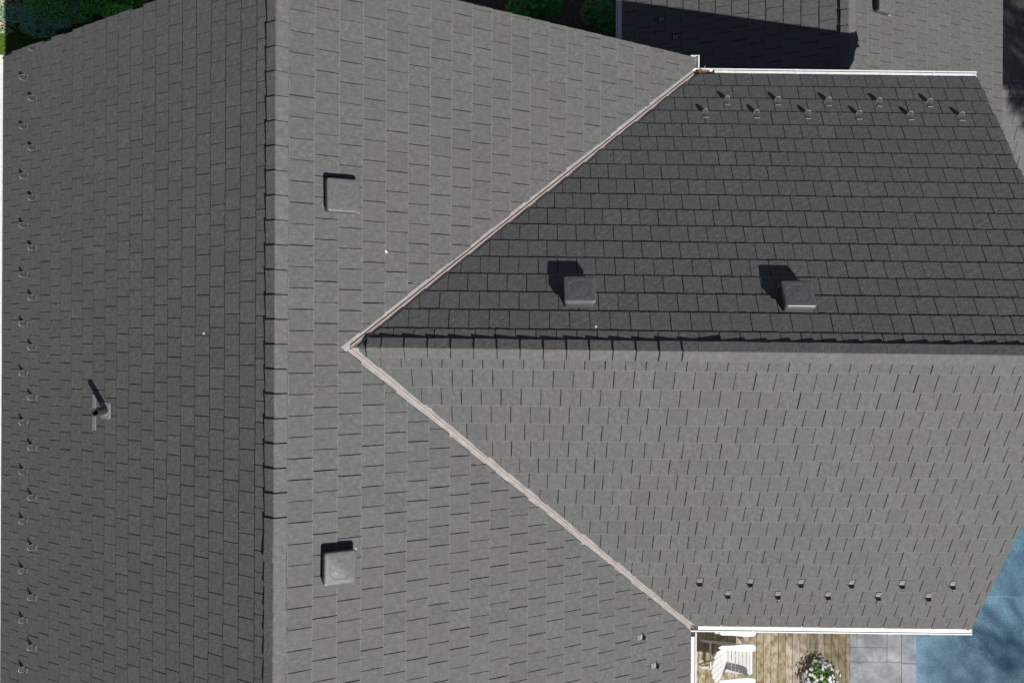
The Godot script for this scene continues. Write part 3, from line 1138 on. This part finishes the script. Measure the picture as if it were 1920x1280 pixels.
# ------------------------------------------------------------------ deck, paving and pool
func build_terrace() -> void:
	var deck := Node3D.new()
	deck.name = "wooden_deck"
	add_child(deck)
	structure(deck)
	var s := Shape.new()
	s.box(Vector3(2.0, -0.28, 3.3), Vector3(6.73, -0.06, 10.0))
	put("joist_bed", s.mesh(), M.deck_felt, deck)
	var x := 2.02
	var k := 0
	while x < 6.72:
		var w := 0.138
		if absf(x - 5.87) < 0.075:
			w = 0.052
		w = minf(w, 6.742 - x)
		var q := Shape.new()
		q.shift = Vector2(rng.randf() * 4, rng.randf() * 4)
		q.box(Vector3(0, -0.035, 3.32), Vector3(w, rng.randf_range(-0.002, 0.001), 9.98), 0.003)
		put("deck_board", q.mesh(), M.wood[rng.randi() % 7], deck, Transform3D(Basis.IDENTITY, Vector3(x, 0, 0)))
		x += w + 0.0055
		k += 1
	var patio := Node3D.new()
	patio.name = "patio"
	add_child(patio)
	structure(patio)
	s = Shape.new()
	s.box(Vector3(6.745, -0.28, 2.2), Vector3(7.768, -0.016, 10))
	put("mortar_bed", s.mesh(), M.deck_felt, patio)
	var j := 0.0025
	for r in [[6.742, 5.1, 6.886, 6.037], [6.886, 5.1, 7.481, 6.037], [6.742, 6.037, 7.481, 6.325], [7.481, 5.75, 7.768, 6.325], [7.481, 5.1, 7.768, 5.75], [6.742, 6.325, 7.768, 7.15], [6.742, 7.15, 7.3, 8.0], [7.3, 7.15, 7.768, 8.0], [6.742, 8.0, 7.768, 9.0], [6.742, 9.0, 7.768, 9.98],
			[6.742, 4.3, 7.3, 5.1], [7.3, 4.3, 7.768, 5.1], [6.742, 3.3, 7.768, 4.3], [6.742, 2.25, 7.768, 3.3]]:
		var q := Shape.new()
		q.shift = Vector2(rng.randf() * 4, rng.randf() * 4)
		q.box(Vector3(r[0] + j, -0.05, r[1] + j), Vector3(r[2] - j, rng.randf_range(-0.001, 0.0015), r[3] - j), 0.003)
		put("paving_slab", q.mesh(), M.stone[rng.randi() % 4], patio)
	var z := 2.25
	for e in [3.6, 4.98, 6.352, 7.73, 9.98]:
		var q := Shape.new()
		q.shift = Vector2(rng.randf() * 4, rng.randf() * 4)
		q.box(Vector3(7.77, -0.06, z + j), Vector3(8.062, 0.001, e - j), 0.006)
		put("coping_stone", q.mesh(), M.coping, patio)
		z = e
	# pool: a shell of liner with a shallow shelf at the far end, water over it
	var pool := Node3D.new()
	pool.name = "swimming_pool"
	add_child(pool)
	structure(pool)
	s = Shape.new()
	s.box(Vector3(8.05, -1.35, 5.262), Vector3(15.0, -1.15, 9.98))
	s.box(Vector3(8.05, -1.35, 2.3), Vector3(15.0, -0.75, 5.26))
	s.box(Vector3(7.9, -1.35, 2.26), Vector3(8.048, -0.062, 9.98))
	s.box(Vector3(15.002, -1.35, 2.26), Vector3(15.2, -0.01, 9.98))
	s.box(Vector3(8.05, -1.35, 2.1), Vector3(15.0, -0.01, 2.298))
	s.box(Vector3(8.05, -1.35, 9.982), Vector3(15.0, -0.01, 10.2))
	put("liner", s.mesh(), M.liner, pool)
	s = Shape.new()
	s.box(Vector3(8.07, -0.752, 5.235), Vector3(14.98, -0.744, 5.266), 0.003)
	put("step_edge", s.mesh(), M.liner_edge, pool)
	s = Shape.new()
	s.quad(Vector3(8.049, -0.12, 2.299), Vector3(15.0, -0.12, 2.299), Vector3(15.0, -0.12, 9.98), Vector3(8.049, -0.12, 9.98), UP)
	structure(put("water", s.mesh(), M.water))


# ------------------------------------------------------------------ vents, pipe, snow guards
func build_fittings() -> void:
	make_vent(f_right, 1.497, 0.645, 0.02, "square dark roof vent beside the main ridge, nearest the shrub end")
	make_vent(f_right, -2.34, 0.635, -0.015, "square pale-topped roof vent beside the main ridge, on the slope below the wing")
	make_vent(f_wing_far, 1.235, 0.70, 0.01, "dark square roof vent on the shaded wing slope, nearer the valley")
	make_vent(f_wing_far, -1.14, 0.675, 0.0, "dark square roof vent on the shaded wing slope, nearer the wing's gable end")
	make_vent(f_annex_b, 5.33, 0.685, 0.0, "square roof vent on the lower annex roof, cut by the top of the picture")

	# the plumbing pipe with its metal apron
	var at := on(f_left, 0.848, 2.90, 0.0)
	var t := thing("vent_pipe", Transform3D(Basis.IDENTITY, at.origin), "upright black vent pipe with a metal apron on the dark far slope", "vent pipe")
	var s := Shape.new()
	s.lathe(PackedVector2Array([Vector2(0.046, -0.05), Vector2(0.046, 0.27), Vector2(0.0375, 0.27), Vector2(0.0375, -0.04)]), 20)
	put("pipe", s.mesh(), M.pipe, t)
	s = Shape.new()
	s.lathe(PackedVector2Array([Vector2(0.075, -0.045), Vector2(0.068, 0.01), Vector2(0.052, 0.055), Vector2(0.047, 0.06)]), 20)
	put("boot", s.mesh(), M.lead, t)
	s = Shape.new()
	loft(s, [[round_square(0.1, 0.03), 0.018], [round_square(0.096, 0.028), 0.0265]])
	put("base_plate", s.mesh(), M.lead, t, Transform3D(f_left.basis, Vector3.ZERO))
	s = Shape.new()
	s.box(Vector3(-0.19, 0.016, 0.19), Vector3(0.25, 0.024, 0.27), 0.003)
	put("apron", s.mesh(), M.lead, t, Transform3D(f_left.basis, Vector3.ZERO))

	guard = make_guard()
	for k in 13:
		place_guard(f_left, -3.439 + k * 0.6476, 4.765 - 0.005 * k, "snow guard, %s from the lawn end in the row nearest the long left gutter" % ORDINAL[k], "snow guards above the long gutter")
	for k in 13:
		place_guard(f_left, -3.782 + k * 0.6485, 4.55 - 0.005 * k, "snow guard, %s from the lawn end in the inner row above the long left gutter" % ORDINAL[k], "snow guards above the long gutter")
	for k in 5:
		place_guard(f_wing_far, -0.815 - k * 0.6645, 3.875, "snow guard, %s from the valley in the row nearest the shaded wing gutter" % ORDINAL[k], "snow guards on the shaded wing slope")
	for k in 6:
		place_guard(f_wing_far, -0.499 - k * 0.6636, 3.625, "snow guard, %s from the valley in the upper row on the shaded wing slope" % ORDINAL[k], "snow guards on the shaded wing slope")
	for k in 6:
		place_guard(f_wing_near, 0.488 + k * 0.652, 3.535, "snow guard, %s from the valley in the upper row above the deck" % ORDINAL[k], "snow guards on the sunny wing slope")
	for k in 5:
		place_guard(f_wing_near, 0.888 + k * 0.6535, 3.765, "snow guard, %s from the valley in the row nearest the gutter above the deck" % ORDINAL[k], "snow guards on the sunny wing slope")
	place_guard(f_right, -3.814, 4.69, "snow guard on the main roof near the deck, closer to the valley", "snow guards beside the deck")
	place_guard(f_right, -4.226, 4.92, "snow guard on the main roof near the deck, closer to the chairs", "snow guards beside the deck")
	place_guard(f_annex_a, -5.446, 2.949, "snow guard in shadow on the lower annex, nearer its white gutter", "snow guards on the annex")
	place_guard(f_annex_a, -5.102, 2.703, "snow guard in shadow on the lower annex, farther from its white gutter", "snow guards on the annex")
	guard.free()
	for e in [[f_right, 0.958, 1.158, "white bird dropping on the lit main slope above the valley"], [f_wing_far, 1.067, 0.292, "white bird dropping on the shaded wing slope close to its ridge"], [f_left, -0.07, 1.095, "white bird dropping on the dark slope left of the main ridge"], [f_annex_b, 5.208, 0.857, "white bird dropping beside the vent of the lower annex"]]:
		var p := PackedVector2Array()
		for k in 9:
			p.append(Vector2.from_angle(TAU * k / 9) * rng.randf_range(0.008, 0.02))
		var q := Shape.new()
		q.slab(p, 0.002, -0.004)
		tag(put("bird_dropping", q.mesh(), M.droppings, self, on(e[0], e[1], e[2], 0.0215)), e[3], "bird dropping", "bird droppings")

	# rotten leaves washed down to the foot of the shaded valley
	var places := []
	var colors := []
	for k in 60:
		var p := Vector3(2.50 + absf(rng.randfn(0.0, 0.09)), 5.03 + rng.randf_range(-0.02, 0.03), -3.665 + rng.randf_range(-0.04, 0.05))
		places.append(Transform3D(Basis.from_euler(Vector3(rng.randf_range(-0.6, 0.6), rng.randf() * TAU, rng.randf_range(-0.6, 0.6))).scaled(Vector3.ONE * rng.randf_range(0.6, 1.3)), p))
		var g := rng.randf_range(0.6, 1.3)
		colors.append(Color(0.17 * g, 0.11 * g, 0.075 * g))
	var o := scatter("fallen_leaves", self, leaf_mesh(0.05, 0.03), M.litter, places, colors)
	tag(o, "brown rotten leaves clogging the gutter corner at the foot of the shaded valley", "leaves")


# ------------------------------------------------------------------ chairs and flowers
func build_chairs() -> void:
	make_chair(Vector3(4.345, 0.001, 6.17), 0.0, "white slatted garden chair on the deck, seen whole beside the gutter")
	make_chair(Vector3(4.345, 0.001, 5.238), 0.02, "white garden chair mostly hidden under the wing's gutter, one arm showing")

	var t := thing("flower_pot", Transform3D(Basis.IDENTITY, Vector3(6.12, 0.001, 6.6)), "pot of white flowers with green leaves on the deck near the paving", "potted plant")
	var s := Shape.new()
	s.lathe(PackedVector2Array([Vector2(0.0, 0.0), Vector2(0.15, 0.0), Vector2(0.18, 0.08), Vector2(0.195, 0.08), Vector2(0.195, 0.1), Vector2(0.17, 0.1), Vector2(0.165, 0.075), Vector2(0.0, 0.075)]), 24)
	put("pot", s.mesh(), M.pot, t)
	var clumps := []
	for k in 14:
		var d := ball_point()
		clumps.append([Vector3(d.x * 0.26, 0.13 + d.y * 0.03, d.z * 0.26), Vector3(0.13, 0.07, 0.13)])
	var l := leaves_in(clumps, 1500, 1.0, Color(0.09, 0.19, 0.03), 0.35)
	scatter("foliage", t, leaf_mesh(0.055, 0.024), M.leaf, l[0], l[1])
	var blooms := []
	for v in 3:                                              # five broad petals in a shallow trumpet
		var q := Shape.new()
		for k in 5:
			var a := TAU * k / 5 + v * 0.3
			var b := a + TAU / 5
			var r := 0.027
			var m := (a + b) / 2
			var c := Vector3(0, 0.002, 0)
			var p0 := Vector3(cos(a) * r * 0.86, 0.009, sin(a) * r * 0.86); var p2 := Vector3(cos(b) * r * 0.86, 0.009, sin(b) * r * 0.86)
			var p1 := Vector3(cos(m - 0.22) * r * 1.08, 0.007 + 0.002 * v, sin(m - 0.22) * r * 1.08); var p3 := Vector3(cos(m + 0.22) * r * 1.08, 0.007, sin(m + 0.22) * r * 1.08)
			q.tri(c, p0, p1, UP)
			q.tri(c, p1, p3, UP)
			q.tri(c, p3, p2, UP)
		blooms.append(q.mesh())
	for k in 95:
		var d := ball_point()
		d = Vector3(d.x, absf(d.y), d.z).normalized() * rng.randf_range(0.85, 1.08)
		var p := Vector3(d.x * 0.36, 0.13 + d.y * 0.1, d.z * 0.36)
		var face := (d + UP * 0.9 + ball_point() * 0.3).normalized()
		var e := face.cross(Vector3(0.3, 0.1, 0.9)).normalized()
		put("flower", blooms[k % 3], M.petal, t, Transform3D(Basis(e, face, e.cross(face)).scaled_local(Vector3.ONE * rng.randf_range(0.8, 1.25)), p))


# ------------------------------------------------------------------ plants
func build_plants() -> void:
	var small := leaf_mesh(0.055, 0.026)
	var needle := leaf_mesh(0.075, 0.014)
	var broad := leaf_mesh(0.085, 0.05)
	var lobed := lobed_leaf(0.055)
	var g := -0.28
	shrub("evergreen_shrub", Vector3(-9.3, g, -6.42), Vector3(0.9, 0.42, 0.4), 5200, needle, 1.0, Color(0.2, 0.45, 0.27), "blue-green feathery shrub at the edge of the lawn corner")
	shrub("variegated_shrub", Vector3(-10.25, g, -6.5), Vector3(0.5, 0.4, 0.5), 2200, small, 1.1, Color(0.34, 0.4, 0.26), "pale variegated shrub in full sun in the picture's top left corner")
	shrub("leafy_shrub", Vector3(-8.55, g, -6.68), Vector3(1.05, 0.62, 0.55), 5200, small, 1.1, Color(0.12, 0.42, 0.06), "dark green leafy shrub behind the blue-green feathery one")
	shrub("leafy_shrub", Vector3(-7.7, g, -6.55), Vector3(0.62, 0.5, 0.5), 2800, broad, 0.9, Color(0.1, 0.42, 0.03), "bright green broad-leaved shrub tucked against the main roof's gable edge")
	shrub("maple_sapling", Vector3(0.5, g, -6.58), Vector3(0.72, 0.75, 0.5), 620, lobed, 1.1, Color(0.05, 0.33, 0.035), "young maple with lobed green leaves over the dark mulch", "sapling")
	shrub("leafy_shrub", Vector3(1.72, g, -6.4), Vector3(0.36, 0.4, 0.6), 1500, small, 1.2, Color(0.08, 0.34, 0.08), "dark green shrub beside the annex's white gutter")
	# grass blades on the corner of lawn that shows
	var places := []
	var colors := []
	for k in 18000:
		var p := Vector3(rng.randf_range(-11.2, -8.1), -0.27, rng.randf_range(-6.4, -5.1))
		if p.z < -6.3 + maxf(0.0, (p.x + 9.2) * 0.45):
			continue
		places.append(Transform3D(Basis.from_euler(Vector3(rng.randf_range(-1.3, -0.4), rng.randf() * TAU, 0)).scaled(Vector3.ONE * rng.randf_range(0.7, 1.3)), p))
		var v := rng.randf_range(0.7, 1.3)
		colors.append(Color(0.13 * v * rng.randf_range(0.8, 1.3), 0.27 * v, 0.015 * v))
	tag(scatter("grass", self, leaf_mesh(0.06, 0.006), M.blade, places, colors), "short green lawn grass at the corner of the house", "grass")
	# bark mulch under the gable
	places = []
	colors = []
	for k in 3800:
		var p := Vector3(rng.randf_range(-1.6, 2.3), -0.288, rng.randf_range(-7.3, -5.3))
		if k % 4 == 0:
			p = Vector3(rng.randf_range(-9.3, -6.5), -0.288, rng.randf_range(-7.2, -5.6))
		places.append(Transform3D(Basis.from_euler(Vector3(rng.randf_range(-0.5, 0.5), rng.randf() * TAU, rng.randf_range(-0.5, 0.5))).scaled(Vector3.ONE * rng.randf_range(0.5, 1.4)), p))
		var v := pow(rng.randf(), 2.0)
		colors.append(Color(0.13 + 0.4 * v, 0.09 + 0.3 * v, 0.06 + 0.2 * v))
	tag(scatter("mulch", self, leaf_mesh(0.05, 0.018, 0.05), M.litter, places, colors), "dark bark mulch strewn with dry leaves below the gable end", "mulch")
	# trees that stand beyond the pool and dapple it
	tree(Vector3(23.0, -0.3, 20.0), Vector3(21.6, 18.6, 19.4), Vector3(4.8, 2.4, 4.4), 50, 15000, 0.095, "tall shade tree beyond the pool, casting dapples on the water")
	tree(Vector3(17.2, -0.3, 4.2), Vector3(16.75, 12.0, 2.5), Vector3(1.5, 2.0, 3.2), 40, 11000, 0.13, "slim shade tree beside the lowest annex, casting dapples on its slates")
